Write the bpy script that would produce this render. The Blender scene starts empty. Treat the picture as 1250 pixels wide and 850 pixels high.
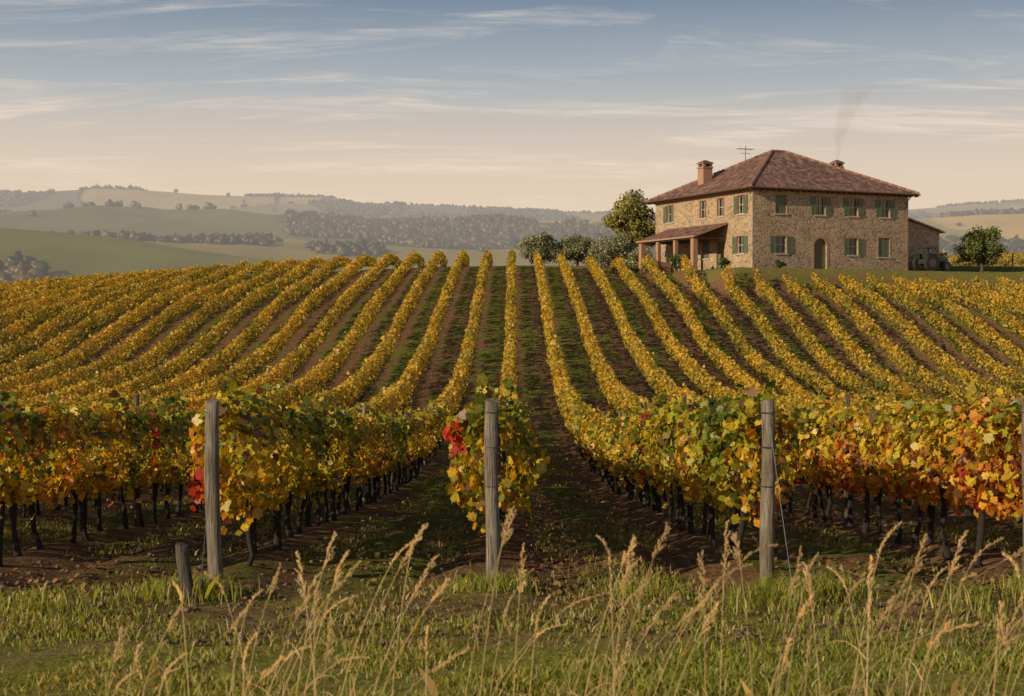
import bpy, math, random
import numpy as np
from mathutils import Vector, Matrix
rng = np.random.default_rng(7)
random.seed(7)
scene = bpy.context.scene
scene.view_settings.view_transform = 'Standard'
scene.view_settings.look = 'None'
scene.view_settings.exposure = 0
col = scene.collection

# ---------------------------------------------------------------- noise
def _h(ix, iy, seed):
    n = (ix.astype(np.int64)*374761393 + iy.astype(np.int64)*668265263 + seed*1442695041) & 0x7fffffff
    n = ((n ^ (n >> 13))*1274126177) & 0x7fffffff
    n = n ^ (n >> 16)
    return (n & 0xffff)/65535.0
def vn(x, y, seed=0):
    x = np.asarray(x, float); y = np.asarray(y, float)
    x, y = np.broadcast_arrays(x, y)
    ix = np.floor(x); iy = np.floor(y)
    fx = x-ix; fy = y-iy
    fx = fx*fx*(3-2*fx); fy = fy*fy*(3-2*fy)
    ix = ix.astype(np.int64); iy = iy.astype(np.int64)
    a = _h(ix, iy, seed); b = _h(ix+1, iy, seed); c = _h(ix, iy+1, seed); d = _h(ix+1, iy+1, seed)
    return (a*(1-fx)+b*fx)*(1-fy)+(c*(1-fx)+d*fx)*fy
def fbm(x, y, seed=0, o=4):
    s = 0; a = .5; t = 0
    for k in range(o):
        s = s+a*vn(x*2**k, y*2**k, seed+k*17); t += a; a *= .5
    return s/t
def sst(e0, e1, v):
    t = np.clip((v-e0)/(e1-e0), 0, 1)
    return t*t*(3-2*t)

# ---------------------------------------------------------------- terrain
HC = (19.9, 123.0); HTH = math.radians(25); HZ = 4.85
ch, sh = math.cos(HTH), math.sin(HTH)
PY = np.array([-60, 0, 8, 12.8, 20, 30, 43, 55, 65, 76, 87, 105, 120, 135, 144, 150, 158, 175, 200, 240, 300, 420], float)
PZ = np.array([-2.0, -2.1, -2.13, -2.2, -2.72, -3.5, -4.15, -4.2, -3.8, -2.9, -1.6, 1.0, 3.2, 5.2, 6.0, 6.2, 6.0, 4.4, 0, -8, -20, -40], float)
_ty = np.linspace(-60, 420, 1921)
_tz = np.interp(_ty, PY, PZ)
k = np.hanning(33); k /= k.sum()
_tz = np.convolve(np.pad(_tz, 16, 'edge'), k, 'valid')
def ridge(a, X, Yp):
    return np.interp(a, (np.array(X, float)-627)/1800, (400-np.array(Yp, float))/1800)
KD = [420, 700, 1000, 1350, 2000, 2450, 3200, 3900, 7000]
def far_z(x, y):
    a = x/np.maximum(y, 1)
    rA = ridge(a, [-400, -100, 0, 100, 200, 330, 450, 700, 1250, 1600], [262, 270, 275, 284, 297, 316, 335, 345, 335, 330])
    rV = ridge(a, [-400, 0, 330, 600, 1250], [292, 296, 303, 312, 305])
    rB = ridge(a, [-400, 0, 120, 200, 350, 540, 740, 1100, 1250, 1600], [250, 262, 259, 270, 268, 281, 284, 284, 272, 270])
    rB2 = rB-0.004
    rC = ridge(a, [-600, -200, 0, 60, 120, 180, 250, 330, 400, 440, 520, 600, 680, 740, 900, 1110, 1180, 1250, 1500],
                  [226, 240, 238, 236, 233, 236, 241, 243, 245, 251, 254, 257, 262, 264, 262, 257, 251, 247, 240])
    n = lambda s, q: (fbm(x/s, y/s, q, 4)-.5)
    z = [np.full_like(a, -40.)+0*a, -25+30*n(200, 3), rA*1000+14*n(260, 5), rV*1350+16*n(200, 6), rB*2000+60*n(420, 8),
         rB2*2450+50*n(300, 9), rC*3200+14*n(500, 4), rC*3200-110, np.full_like(a, -50.)]
    out = z[0]
    for i in range(len(KD)-1):
        t = sst(KD[i], KD[i+1], y)
        m = y > KD[i] if i else np.ones_like(y, bool)
        out = np.where(m, z[i]*(1-t)+z[i+1]*t, out)
    return out
def gz(x, y):
    x = np.asarray(x, float); y = np.asarray(y, float)
    x, y = np.broadcast_arrays(x, y)
    z = np.interp(y, _ty, _tz)
    up = sst(60, 140, y)
    left = np.where(x < 0, -x, 0)
    z = z - up*(0.028*left+0.0009*left**2)*np.where(left > 0, 1, 0)/(1+left*0.004)
    right = np.where(x > 0, x, 0)
    z = z - 1.1*sst(20, 45, right)*np.exp(-((y-118)/14)**2)
    z = z - sst(60, 140, right)*6*up
    bell = sst(48, 72, y)*(1-sst(84, 112, y))
    z = z - bell*(2.0*sst(4, 22, right)+1.3*sst(4, 24, left))
    z = z + .5*(fbm(x/18, y/18, 11, 2)-.5)*sst(25, 70, y)
    dx = x-HC[0]; dy = y-HC[1]
    lx = dx*ch+dy*sh; ly = -dx*sh+dy*ch
    d = np.maximum(np.maximum(np.abs(lx-9.5)-13, np.abs(ly-7)-10.5), 0)
    w = 1-sst(0, 5, d)
    z = z*(1-w)+HZ*w
    f = sst(300, 420, y)
    zf = far_z(x, y)
    return z*(1-f)+zf*f
def gz1(x, y): return float(gz(np.array([x]), np.array([y]))[0])

# ---------------------------------------------------------------- material helpers
def newmat(name):
    m = bpy.data.materials.new(name); m.use_nodes = True
    nt = m.node_tree; nt.nodes.clear()
    out = nt.nodes.new('ShaderNodeOutputMaterial')
    return m, nt, out
class NT:
    def __init__(s, nt): s.nt = nt
    def n(s, typ, **kw):
        nd = s.nt.nodes.new('ShaderNode'+typ)
        for k_, v in kw.items():
            if k_.startswith('i_'):
                key = k_[2:]
                key = int(key) if key.isdigit() else key.replace('_', ' ')
                s.set(nd, key, v)
            else: setattr(nd, k_, v)
        return nd
    def set(s, nd, key, v):
        if isinstance(v, bpy.types.NodeSocket): s.nt.links.new(v, nd.inputs[key])
        else: nd.inputs[key].default_value = v
    def math(s, op, a, b=0.0, c=0.0, clamp=False):
        nd = s.nt.nodes.new('ShaderNodeMath'); nd.operation = op; nd.use_clamp = clamp
        s.set(nd, 0, a); s.set(nd, 1, b); s.set(nd, 2, c)
        return nd.outputs[0]
    def mix(s, f, a, b, bt='MIX'):
        nd = s.nt.nodes.new('ShaderNodeMix'); nd.data_type = 'RGBA'; nd.blend_type = bt
        s.set(nd, 0, f)
        for idx, v in ((6, a), (7, b)):
            if not isinstance(v, bpy.types.NodeSocket) and len(v) == 3: v = (*v, 1)
            s.set(nd, idx, v)
        return nd.outputs[2]
    def ramp(s, f, stops):
        nd = s.nt.nodes.new('ShaderNodeValToRGB')
        e = nd.color_ramp.elements
        while len(e) < len(stops): e.new(0.5)
        for el, (p, c) in zip(e, stops):
            el.position = p; el.color = (*c, 1) if len(c) == 3 else c
        s.set(nd, 0, f)
        return nd.outputs[0]
    def noise(s, vec, scale, detail=4, rough=.55, dist=0.0):
        nd = s.nt.nodes.new('ShaderNodeTexNoise')
        if vec is not None: s.set(nd, 'Vector', vec)
        nd.inputs['Scale'].default_value = scale; nd.inputs['Detail'].default_value = detail
        nd.inputs['Roughness'].default_value = rough; nd.inputs['Distortion'].default_value = dist
        return nd.outputs[0]
    def mapping(s, vec, scale=(1, 1, 1), loc=(0, 0, 0), rot=(0, 0, 0)):
        nd = s.nt.nodes.new('ShaderNodeMapping'); s.set(nd, 'Vector', vec)
        nd.inputs['Scale'].default_value = scale; nd.inputs['Location'].default_value = loc; nd.inputs['Rotation'].default_value = rot
        return nd.outputs[0]

def simple_mat(name, c1, c2=None, scale=8, rough=.8, bump=.0, metallic=0, stretch=(1, 1, 1)):
    m, nt, out = newmat(name); g = NT(nt)
    tc = g.n('TexCoord').outputs['Object']
    v = g.mapping(tc, stretch)
    nz = g.noise(v, scale, 5, .6)
    c2 = c2 or tuple(x*.6 for x in c1)
    cc = g.ramp(nz, [(.3, c1), (.7, c2)])
    p = g.n('BsdfPrincipled', i_Base_Color=cc, i_Roughness=rough, i_Metallic=metallic)
    if bump:
        b = g.n('Bump', i_Strength=bump, i_Height=nz, i_Distance=.02)
        nt.links.new(b.outputs[0], p.inputs['Normal'])
    nt.links.new(p.outputs[0], out.inputs[0])
    return m
def leaf_mat(name, transl=.35, gloss=.06, mottle=0, tcol=(1.3, 1.05, .6)):
    m, nt, out = newmat(name); g = NT(nt)
    at = g.n('Attribute', attribute_name='Col').outputs['Color']
    if mottle:
        pos = g.n('NewGeometry').outputs['Position']
        nz = g.noise(pos, mottle, 2, .6)
        at = g.mix(1, at, g.ramp(nz, [(.3, (.60, .52, .45)), (.5, (.97, .97, .97)), (.7, (1.15, 1.3, 1.1))]), 'MULTIPLY')
    tr = g.mix(1, at, tcol, 'MULTIPLY')
    d = g.n('BsdfDiffuse', i_Color=at).outputs[0]
    t = g.n('BsdfTranslucent', i_Color=tr).outputs[0]
    gl = g.n('BsdfGlossy', i_Color=(.8, .8, .8, 1), i_Roughness=.45).outputs[0]
    m1 = g.n('MixShader', i_0=transl, i_1=d, i_2=t).outputs[0]
    m2 = g.n('MixShader', i_0=gloss, i_1=m1, i_2=gl).outputs[0]
    nt.links.new(m2, out.inputs[0])
    return m
M_leaf = leaf_mat('vine_leaf', .44, .03, 34, (1.5, 1.2, .55))
M_leaf_far = leaf_mat('vine_leaf_hillside', .38, .02, 0, (1.4, 1.12, .6))
M_tree = leaf_mat('tree_leaf', .25, .05)
M_grass = leaf_mat('grass_blade', .5, .03)
M_dead = leaf_mat('dry_leaf', .12, .02)
M_bark = simple_mat('vine_bark', (.030, .022, .017), (.010, .008, .006), 20, .95, .6)
M_tbark = simple_mat('tree_bark', (.10, .075, .055), (.04, .03, .024), 6, .95, .6)
def post_mat(name, f):
    m, nt, out = newmat(name); g = NT(nt)
    tc = g.n('NewGeometry').outputs['Position']
    a = g.noise(g.mapping(tc, (1, 1, .05)), 75, 6, .7)
    b_ = g.noise(g.mapping(tc, (1, 1, .4)), 6, 4, .6)
    S = lambda c: tuple(x*f for x in c)
    c = g.ramp(a, [(.38, S((.03, .022, .016))), (.48, S((.17, .14, .11))), (.68, S((.33, .29, .23)))])
    c = g.mix(g.ramp(b_, [(.38, (0, 0, 0)), (.65, (.8, .8, .8))]), c, S((.10, .075, .05)))
    bp = g.n('Bump', i_Strength=1, i_Height=a, i_Distance=.02)
    p = g.n('BsdfPrincipled', i_Base_Color=c, i_Roughness=.9, i_Normal=bp.outputs[0])
    nt.links.new(p.outputs[0], out.inputs[0]); return m
M_post = post_mat('weathered_wood', 1.1)
M_stake = post_mat('dark_weathered_wood', .45)
M_wire = simple_mat('wire_metal', (.35, .35, .35), None, 5, .4, 0, 1)

# ---------------------------------------------------------------- mesh helpers
def mesh_np(name, V, F, mats, cols=None, uv=None, smooth=False, midx=None, parent=None):
    if isinstance(F, np.ndarray): F = [F]
    me = bpy.data.meshes.new(name)
    V = np.ascontiguousarray(V, dtype=np.float32)
    me.vertices.add(len(V)); me.vertices.foreach_set('co', V.ravel())
    loops = np.concatenate([f.ravel() for f in F]).astype(np.int32)
    tot = np.concatenate([np.full(len(f), f.shape[1], np.int32) for f in F])
    st = np.concatenate([[0], np.cumsum(tot)[:-1]]).astype(np.int32)
    me.loops.add(len(loops)); me.loops.foreach_set('vertex_index', loops)
    me.polygons.add(len(tot)); me.polygons.foreach_set('loop_start', st)
    try: me.polygons.foreach_set('loop_total', tot)
    except Exception: pass
    if smooth: me.polygons.foreach_set('use_smooth', np.ones(len(tot), bool))
    for m in mats: me.materials.append(m)
    if midx is not None: me.polygons.foreach_set('material_index', np.asarray(midx, np.int32))
    me.update(calc_edges=True)
    if cols is not None:
        for nm, C in cols.items():
            a = me.color_attributes.new(nm, 'FLOAT_COLOR', 'POINT')
            C4 = np.ones((len(V), 4), np.float32); C4[:, :3] = C
            a.data.foreach_set('color', C4.ravel())
    ob = bpy.data.objects.new(name, me); col.objects.link(ob)
    if parent: ob.parent = parent
    return ob
def unit(v): return v/np.maximum(np.linalg.norm(v, axis=1, keepdims=True), 1e-9)
def scatter(C, N, S, tmpl, colr, up=0.0):
    n = len(C); k = len(tmpl)
    N = unit(N); R = unit(rng.normal(size=(n, 3)))
    T = unit(np.cross(N, R)); B = np.cross(N, T)
    V = C[:, None, :]+S[:, None, None]*(tmpl[None, :, 0:1]*T[:, None]+tmpl[None, :, 1:2]*B[:, None]+tmpl[None, :, 2:3]*N[:, None])
    F = np.arange(n*k).reshape(n, k)
    return V.reshape(-1, 3), F, np.repeat(colr, k, axis=0)
_ang = np.radians([90, 64, 42, 18, -8, -42, -76, -104, -138, -172, 162, 138, 116])
_rad = np.array([.62, .44, .58, .40, .52, .38, .44, .44, .38, .52, .40, .58, .44])
GL = np.stack([_rad*np.cos(_ang), _rad*np.sin(_ang), -.5*(_rad*np.cos(_ang))**2-.25*(_rad*np.sin(_ang))**2+.06*np.sin(_ang*3)], 1)
Q5 = np.array([[0, .58, 0], [.5, .12, -.1], [.3, -.45, 0], [-.3, -.45, 0], [-.5, .12, -.1]])
Q4 = np.array([[0, .6, 0], [.45, 0, -.08], [0, -.5, 0], [-.45, 0, -.08]])

class MB:
    def __init__(s): s.v = []; s.f = []; s.m = []; s.uv = []
    def add(s, vs, fs, mi=0, uvs=None):
        b = len(s.v); s.v += [tuple(v) for v in vs]
        for j, f in enumerate(fs):
            s.f.append([b+i for i in f]); s.m.append(mi)
            s.uv.append(uvs[j] if uvs else [(vs[i][0]+vs[i][1], vs[i][2]) for i in f])
    def box(s, x0, x1, y0, y1, z0, z1, mi=0):
        vs = [(x0, y0, z0), (x1, y0, z0), (x1, y1, z0), (x0, y1, z0), (x0, y0, z1), (x1, y0, z1), (x1, y1, z1), (x0, y1, z1)]
        fs = [(0, 3, 2, 1), (4, 5, 6, 7), (0, 1, 5, 4), (1, 2, 6, 5), (2, 3, 7, 6), (3, 0, 4, 7)]
        s.add(vs, fs, mi)
    def obj(s, name, mats, parent=None, smooth=False, bevel=0):
        me = bpy.data.meshes.new(name); me.from_pydata(s.v, [], s.f)
        for m in mats: me.materials.append(m)
        u = me.uv_layers.new(name='UVMap')
        for p in me.polygons:
            p.material_index = s.m[p.index]; p.use_smooth = smooth
            for j in range(p.loop_total): u.data[p.loop_start+j].uv = s.uv[p.index][j]
        me.update()
        o = bpy.data.objects.new(name, me); col.objects.link(o)
        if parent: o.parent = parent
        if bevel:
            b = o.modifiers.new('b', 'BEVEL'); b.width = bevel; b.segments = 1
        return o
def tube(mb, pts, rad, n=8, mi=0, cap=True):
    pts = [Vector(p) for p in pts]
    L = len(pts); vs = []
    for i, p in enumerate(pts):
        d = (pts[min(i+1, L-1)]-pts[max(i-1, 0)]).normalized()
        r = Vector((1, 0, 0)) if abs(d.x) < .8 else Vector((0, 1, 0))
        t = d.cross(r).normalized(); q = d.cross(t)
        for j in range(n):
            a = 2*math.pi*j/n
            vs.append(p+(t*math.cos(a)+q*math.sin(a))*rad[i])
    fs = []
    for i in range(L-1):
        for j in range(n):
            fs.append((i*n+j, i*n+(j+1) % n, (i+1)*n+(j+1) % n, (i+1)*n+j))
    if cap: fs.append(tuple(range(n-1, -1, -1))); fs.append(tuple((L-1)*n+j for j in range(n)))
    mb.add(vs, fs, mi)
def empty(name, loc=(0, 0, 0), rz=0):
    e = bpy.data.objects.new(name, None); e.location = loc; e.rotation_euler = (0, 0, rz)
    e.empty_display_size = .3; col.objects.link(e); return e

# ---------------------------------------------------------------- GROUND
SP = 2.4; X0 = -.186
ys = [-30.0]
while ys[-1] < 7000:
    y = ys[-1]
    ys.append(y+(1.2 if y < 4 else max(.16, (y)*.0115)) if y < 420 else y+max(5, y*.0085))
ys = np.array(ys)
ss = np.linspace(-1, 1, 420)
Wd = .52*np.maximum(ys, 0)+26
gx = ss[None, :]*Wd[:, None]; gy = np.repeat(ys[:, None], len(ss), 1)
Z = gz(gx, gy)
near = 1-sst(40, 90, gy)
lane = np.mod((gx-X0)/SP, 1.0)
inv = sst(11.5, 13, gy)
rough = (fbm(gx*3.1, gy*3.1, 31, 4)-.5)*.11+(fbm(gx*.7, gy*.7, 35, 3)-.5)*.16
Z = Z+near*rough*(.5+.5*inv)
Z = Z+near*inv*(.06*np.exp(-((np.minimum(lane, 1-lane))/.12)**2)-.06*np.exp(-((np.abs(lane-.5)-.22)/.07)**2))
Z = Z-near*.07*np.exp(-((gy-10.9-.3*np.sin(gx*.5))/.35)**2)
V = np.stack([gx, gy, Z], -1).reshape(-1, 3)
nr, nc = gx.shape
ii = np.arange(nr*nc).reshape(nr, nc)
F = np.stack([ii[:-1, :-1], ii[:-1, 1:], ii[1:, 1:], ii[1:, :-1]], -1).reshape(-1, 4)
def fields(x, y):
    s = 260.0
    wx = x+120*(fbm(x/300, y/300, 51, 3)-.5); wy = (y+160*(fbm(x/300, y/300, 57, 3)-.5))*.55
    cx = np.floor(wx/s); cy = np.floor(wy/s)
    best = np.full(x.shape, 1e18); sec = best.copy(); idv = np.zeros(x.shape)
    for i in (-1, 0, 1):
        for j in (-1, 0, 1):
            ax = (cx+i).astype(np.int64); ay = (cy+j).astype(np.int64)
            px = (ax+_h(ax, ay, 71))*s; py = (ay+_h(ax, ay, 73))*s
            d = (wx-px)**2+(wy-py)**2
            hid = _h(ax, ay, 77)
            sec = np.where(d < best, best, np.minimum(sec, d))
            idv = np.where(d < best, hid, idv); best = np.minimum(best, d)
    return idv, np.sqrt(sec)-np.sqrt(best)
idv, edge = fields(gx, gy)
pal = np.array([[.12, .13, .04], [.46, .31, .11], [.24, .19, .065], [.08, .105, .03], [.50, .35, .16], [.14, .14, .045], [.28, .18, .08]])
fc = pal[(idv*6.999).astype(int)]
fc = fc*(.75+.5*fbm(gx/40, gy/90, 81, 3))[..., None]
wood = sst(.57, .62, fbm(gx/330, gy/420, 91, 4))*sst(900, 1300, gy)
fc = fc*(1-wood[..., None])+np.array([.035, .038, .016])*wood[..., None]
hed = (edge < 7)&(idv > .5)
fc = np.where(hed[..., None], np.array([.04, .045, .02]), fc)
mead = (sst(500, 650, gy)*(1-sst(1050, 1150, gy)))[..., None]
fc = fc*(1-mead)+mead*(np.array([.13, .145, .035])*(.45+1.1*fbm(gx/60, gy/60, 83, 4))[..., None])
def rowend(x):
    x = np.asarray(x, float)
    return np.where(x < 1, 158, np.where(x < 12.5, 139.0, np.where(x < 15.5, 124, np.where(x < 44, 115.5+np.clip(x-20, 0, 30)*.38, 126))))
yard = sst(0, 3, gy-rowend(gx)-1)*(gx > 0)*(1-sst(170, 190, gy))*(1-sst(44, 46, gx)*sst(143, 147, gy))
vine = sst(11.6, 13.2, gy+.8*(fbm(gx*.9, gy*.9, 41, 3)-.5))*(1-sst(165, 185, gy))*(1-yard)
grs = (1-sst(9.6, 10.9, gy+1.8*(fbm(gx*.8, gy*.8, 43, 3)-.5)))
zone = np.stack([vine, yard, grs], -1).reshape(-1, 3)

m, nt, out = newmat('ground'); g = NT(nt); M_ground = m
pos = g.n('NewGeometry').outputs['Position']
sep = g.n('SeparateXYZ', i_Vector=pos)
zn = g.n('SeparateColor', i_Color=g.n('Attribute', attribute_name='Zone').outputs['Color'])
fld = g.n('Attribute', attribute_name='Field').outputs['Color']
n1 = g.noise(pos, 1.1, 5, .65); n2 = g.noise(pos, 9, 6, .7); n3 = g.noise(g.mapping(pos, (1, .25, 1)), .9, 4, .6)
nf = g.noise(pos, 42, 3, .7)
soil = g.ramp(n2, [(.32, (.06, .036, .024)), (.5, (.15, .092, .056)), (.68, (.29, .19, .11))])
leafy = g.ramp(nf, [(.35, (.08, .038, .02)), (.55, (.22, .105, .045)), (.7, (.36, .20, .08))])
soil = g.mix(g.math('MULTIPLY', g.ramp(n1, [(.38, (0, 0, 0)), (.6, (1, 1, 1))]), .55), soil, leafy)
green = g.ramp(n2, [(.3, (.05, .06, .013)), (.55, (.14, .15, .032)), (.75, (.26, .22, .07))])
lanev = g.math('DIVIDE', g.math('SUBTRACT', sep.outputs[0], X0), SP)
fr = g.math('FRACT', lanev)
cen = g.math('ABSOLUTE', g.math('SUBTRACT', fr, .5))
alt = g.math('PINGPONG', g.math('FLOOR', lanev), 1)
alt = g.math('ADD', g.math('MULTIPLY', alt, .2), .16)
strip = g.math('SUBTRACT', 1, g.math('MULTIPLY', cen, 2.4), clamp=True)
gm = g.math('ADD', g.math('MULTIPLY', strip, .5), g.math('ADD', alt, g.math('MULTIPLY', g.math('SUBTRACT', n3, .5), 2.6)))
gmask = g.ramp(gm, [(.34, (0, 0, 0)), (.72, (.92, .92, .92))])
vcol = g.mix(gmask, soil, green)
lawn = g.ramp(n2, [(.3, (.09, .09, .022)), (.6, (.17, .16, .045)), (.8, (.25, .20, .085))])
vp = g.noise(pos, 1.6, 5, .7)
verge = g.ramp(g.noise(pos, 14, 6, .75), [(.3, (.07, .075, .016)), (.5, (.19, .19, .038)), (.7, (.38, .30, .10))])
verge = g.mix(g.ramp(vp, [(.45, (0, 0, 0)), (.65, (.7, .7, .7))]), verge, g.ramp(n2, [(.3, (.14, .09, .05)), (.7, (.36, .26, .12))]))
track = g.mix(g.ramp(n1, [(.42, (0, 0, 0)), (.62, (1, 1, 1))]), soil, verge)
fieldc = g.mix(.2, fld, g.ramp(g.noise(pos, .02, 5, .6), [(.3, (.13, .12, .04)), (.7, (.34, .25, .12))]))
isfar = g.math('GREATER_THAN', sep.outputs[1], 190)
c = g.mix(isfar, track, fieldc)
c = g.mix(zn.outputs[0], c, vcol)
c = g.mix(zn.outputs[1], c, lawn)
c = g.mix(zn.outputs[2], c, verge)
bmp = g.n('Bump', i_Strength=1, i_Distance=.07, i_Height=g.math('ADD', n2, g.math('MULTIPLY', nf, .4)))
d = g.n('BsdfDiffuse', i_Color=c, i_Roughness=.6, i_Normal=bmp.outputs[0])
nt.links.new(d.outputs[0], out.inputs[0])
mesh_np('ground', V, F, [M_ground], cols={'Field': fc.reshape(-1, 3), 'Zone': zone}, smooth=True)

# ---------------------------------------------------------------- VINES
PG = np.array([[.07, .115, .014], [.25, .27, .028], [.54, .43, .036], [.66, .43, .038], [.60, .26, .03], [.45, .12, .02], [.30, .03, .015], [.18, .09, .04]])
PF = np.array([[.07, .09, .016], [.22, .20, .030], [.49, .35, .045], [.66, .41, .05], [.58, .29, .04], [.42, .13, .03], [.26, .04, .02], [.16, .08, .035]])
def leafcols(x, y, h, i):
    n = len(y)
    vine_id = np.floor(y/.95)
    base = fbm(x*.35+3, y*.22, 101, 3)
    pv = _h(vine_id.astype(np.int64), np.full(n, i, np.int64), 5)
    nearw = 1-sst(24, 62, y)
    t = 1.95+.9*(base-.5)*2-.25*nearw+(pv-.5)*(.8+1.5*nearw)+rng.normal(0, .75, n)*(.5+.6*nearw)
    t += nearw*sst(.50, .68, vn(x*1.3+9, y*.8, 107))*1.9*rng.random(n)
    t += nearw*(x > 1.5)*rng.random(n)*(.3+1.5*(x > 3.3))
    t += nearw*np.clip(1.10-h, -.5, .6)*(1.3+1.3*(x > 3.3))
    far = 1-nearw
    t += far*.12-far*np.clip(1.05-h, 0, .5)*2.2
    t = np.clip(t, 0, 5.9)
    k0 = np.floor(t).astype(int); f = (t-k0)[:, None]
    c = PG[k0]*(1-f)+PG[np.minimum(k0+1, 7)]*f
    c2 = PF[k0]*(1-f)+PF[np.minimum(k0+1, 7)]*f
    fw = far[:, None]
    c = c*(1-fw)+c2*fw
    br = rng.random(n) < .10*nearw+.03
    c[br] = PG[7]
    red = (rng.random(n) < .6)&(vn(x*2+4, y*1.1, 113) > .85)&(y < 28)
    c[red] = PG[6]*(1+rng.random((red.sum(), 1))*1.2)
    red = (rng.random(n) < .8)&(y < 13.9)&(((i == -1)&(h < .95)&(x < X0-SP-.12))|((i == 0)&(h > 1.15)&(h < 1.4)&(x < X0-.25)))
    c[red] = np.array([.50, .05, .02])*(.6+rng.random((red.sum(), 1))*.6)
    amp = .6-.25*far
    return c*(1-amp*.55+amp*rng.random(n))[:, None]
def rowx(i, y=0):
    return X0+SP*i-(.14 if i == 2 else 0)+.10*(vn(np.asarray(y)*.12, np.full(np.shape(y), i*3.7), 121)-.5)
def row_leaves(i, y0, y1):
    xr = X0+SP*i
    a0 = max(y0, (abs(xr)-7)/.40)
    if a0 >= y1: return None
    yy = np.linspace(a0, y1, 4000)
    size = .082+.066*sst(18, 100, yy)+.0002*yy
    dens = 8.0/size**2*.72*(1-.24*sst(50, 90, yy))
    cdf = np.concatenate([[0], np.cumsum((dens[1:]+dens[:-1])/2*np.diff(yy))])
    n = int(cdf[-1]*.95)
    y = np.interp(rng.random(n)*cdf[-1], cdf, yy)
    s = np.interp(y, yy, size)*(.5+.9*rng.random(n))
    far = sst(40, 80, y)
    bul = vn(y*1.15, np.full(n, i*5.3), 131)
    ph = rng.random(n)*2*np.pi
    rr = 1-.45*rng.random(n)**1.6
    nb = vn(y*2.6, ph*1.9+i*7, 137)
    w = (.25+.17*bul)*(.75+.5*nb)*(1-.08*far)
    if i == 0: w = w*(1+.35*(1-sst(13.3, 14.6, y)))
    hh = (.44+.13*bul)*(.85+.3*nb)*(1-.05*far)
    endt = np.sqrt(np.clip((y-y0)/.35, .15, 1))
    cx = np.cos(ph); cz = np.sin(ph)
    sx = np.sign(cx)*np.abs(cx)**.7; sz = np.sign(cz)*np.abs(cz)**.75
    x = rowx(i, y)+sx*w*rr*endt
    h = 1.08-.16*far+sz*hh*rr
    sho = rng.random(n) < .07*(1-.6*far)
    h = np.where(sho, 1.45+rng.random(n)*.38*sst(.45, .9, vn(y*3.1, np.full(n, i*2.1), 139)), h)
    x = np.where(sho, rowx(i, y)+(rng.random(n)-.5)*.35, x)
    hang = (rng.random(n) < .05)
    h = np.where(hang & (h < .9), h-.25*rng.random(n), h)
    N = np.stack([cx*1.1, rng.normal(0, .3, n), cz*.7+.35], 1)+rng.normal(0, .65, (n, 3))
    N[sho] = rng.normal(size=(sho.sum(), 3))
    gap = vn(y*2.1, h*3.3+i*11, 141)
    keep = (gap > .22)|(rng.random(n) < .3)
    keep &= ~((h < .85)&(vn(y*1.5, np.full(n, i*9.1), 143) > .6)&(rng.random(n) < .7))
    z = gz(x, y)+h
    C = np.stack([x, y, z], 1)
    cc = leafcols(x, y, h, i)
    return C[keep], N[keep], s[keep], cc[keep], y[keep]
def trunk_mesh(i, y0, y1):
    xr = X0+SP*i
    a0 = max(y0+.35, (abs(xr)-7)/.40)
    y = np.arange(y0+.35, min(y1, 75), .80)
    y = y[y > a0]
    if len(y) == 0: return None
    n = len(y); y = y+rng.normal(0, .07, n)
    K = 6; R = 7
    x = rowx(i, y)+rng.normal(0, .03, n)
    zb = gz(x, y)-.05
    t = np.linspace(0, 1, K)
    H = .88+rng.normal(0, .05, n)
    ox = rng.normal(0, .026, (n, K)).cumsum(1); oy = rng.normal(0, .03, (n, K)).cumsum(1)
    ox[:, 0] = 0; oy[:, 0] = 0
    cx = x[:, None]+ox; cy = y[:, None]+oy; cz = zb[:, None]+H[:, None]*t[None]
    rad = (.030+.016*rng.random(n))[:, None]*np.array([1.35, .9, .8, .95, .8, 1.1])[None]*(.75+.5*rng.random((n, K)))
    a = np.arange(R)*2*np.pi/R
    V = np.stack([cx[..., None]+rad[..., None]*np.cos(a), cy[..., None]+rad[..., None]*np.sin(a), np.repeat(cz[..., None], R, 2)], -1)
    V = V.reshape(-1, 3)
    base = (np.arange(n)*K*R)[:, None, None]+(np.arange(K-1)*R)[None, :, None]
    j = np.arange(R)[None, None, :]; j2 = (j+1) % R
    F = np.stack([base+j, base+j2, base+R+j2, base+R+j], -1).reshape(-1, 4)
    V2 = []; F2 = []
    for s in (-1, 1):
        top = np.stack([cx[:, -1], cy[:, -1], cz[:, -1]-.03], 1)
        e = top+np.stack([rng.normal(0, .03, n), s*.42+0*y, .06+rng.normal(0, .04, n)], 1)
        off = np.array([[-.014, 0, -.014], [.014, 0, -.014], [0, 0, .018]])
        vv = np.concatenate([top[:, None]+off, e[:, None]+off*.6], 1)
        b = len(V)+sum(len(v) for v in V2)
        V2.append(vv.reshape(-1, 3))
        bb = b+np.arange(n)[:, None]*6
        for c0 in range(3):
            c1 = (c0+1) % 3
            F2.append(np.concatenate([bb+c0, bb+c1, bb+3+c1, bb+3+c0], 1))
    return np.concatenate([V]+V2), np.concatenate([F]+F2)
NEAR = range(-3, 4)
D0 = 12.8
massV = []; massF = []; massC = []; mb_ = 0
tV = []; tF = []; tb = 0
tot = 0
rows = []
for i in range(-32, 30):
    rows.append((i, D0+.12, float(rowend(X0+SP*i))))
for i in range(18, 34):
    rows.append((i, 147.0, 172.0))
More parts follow.
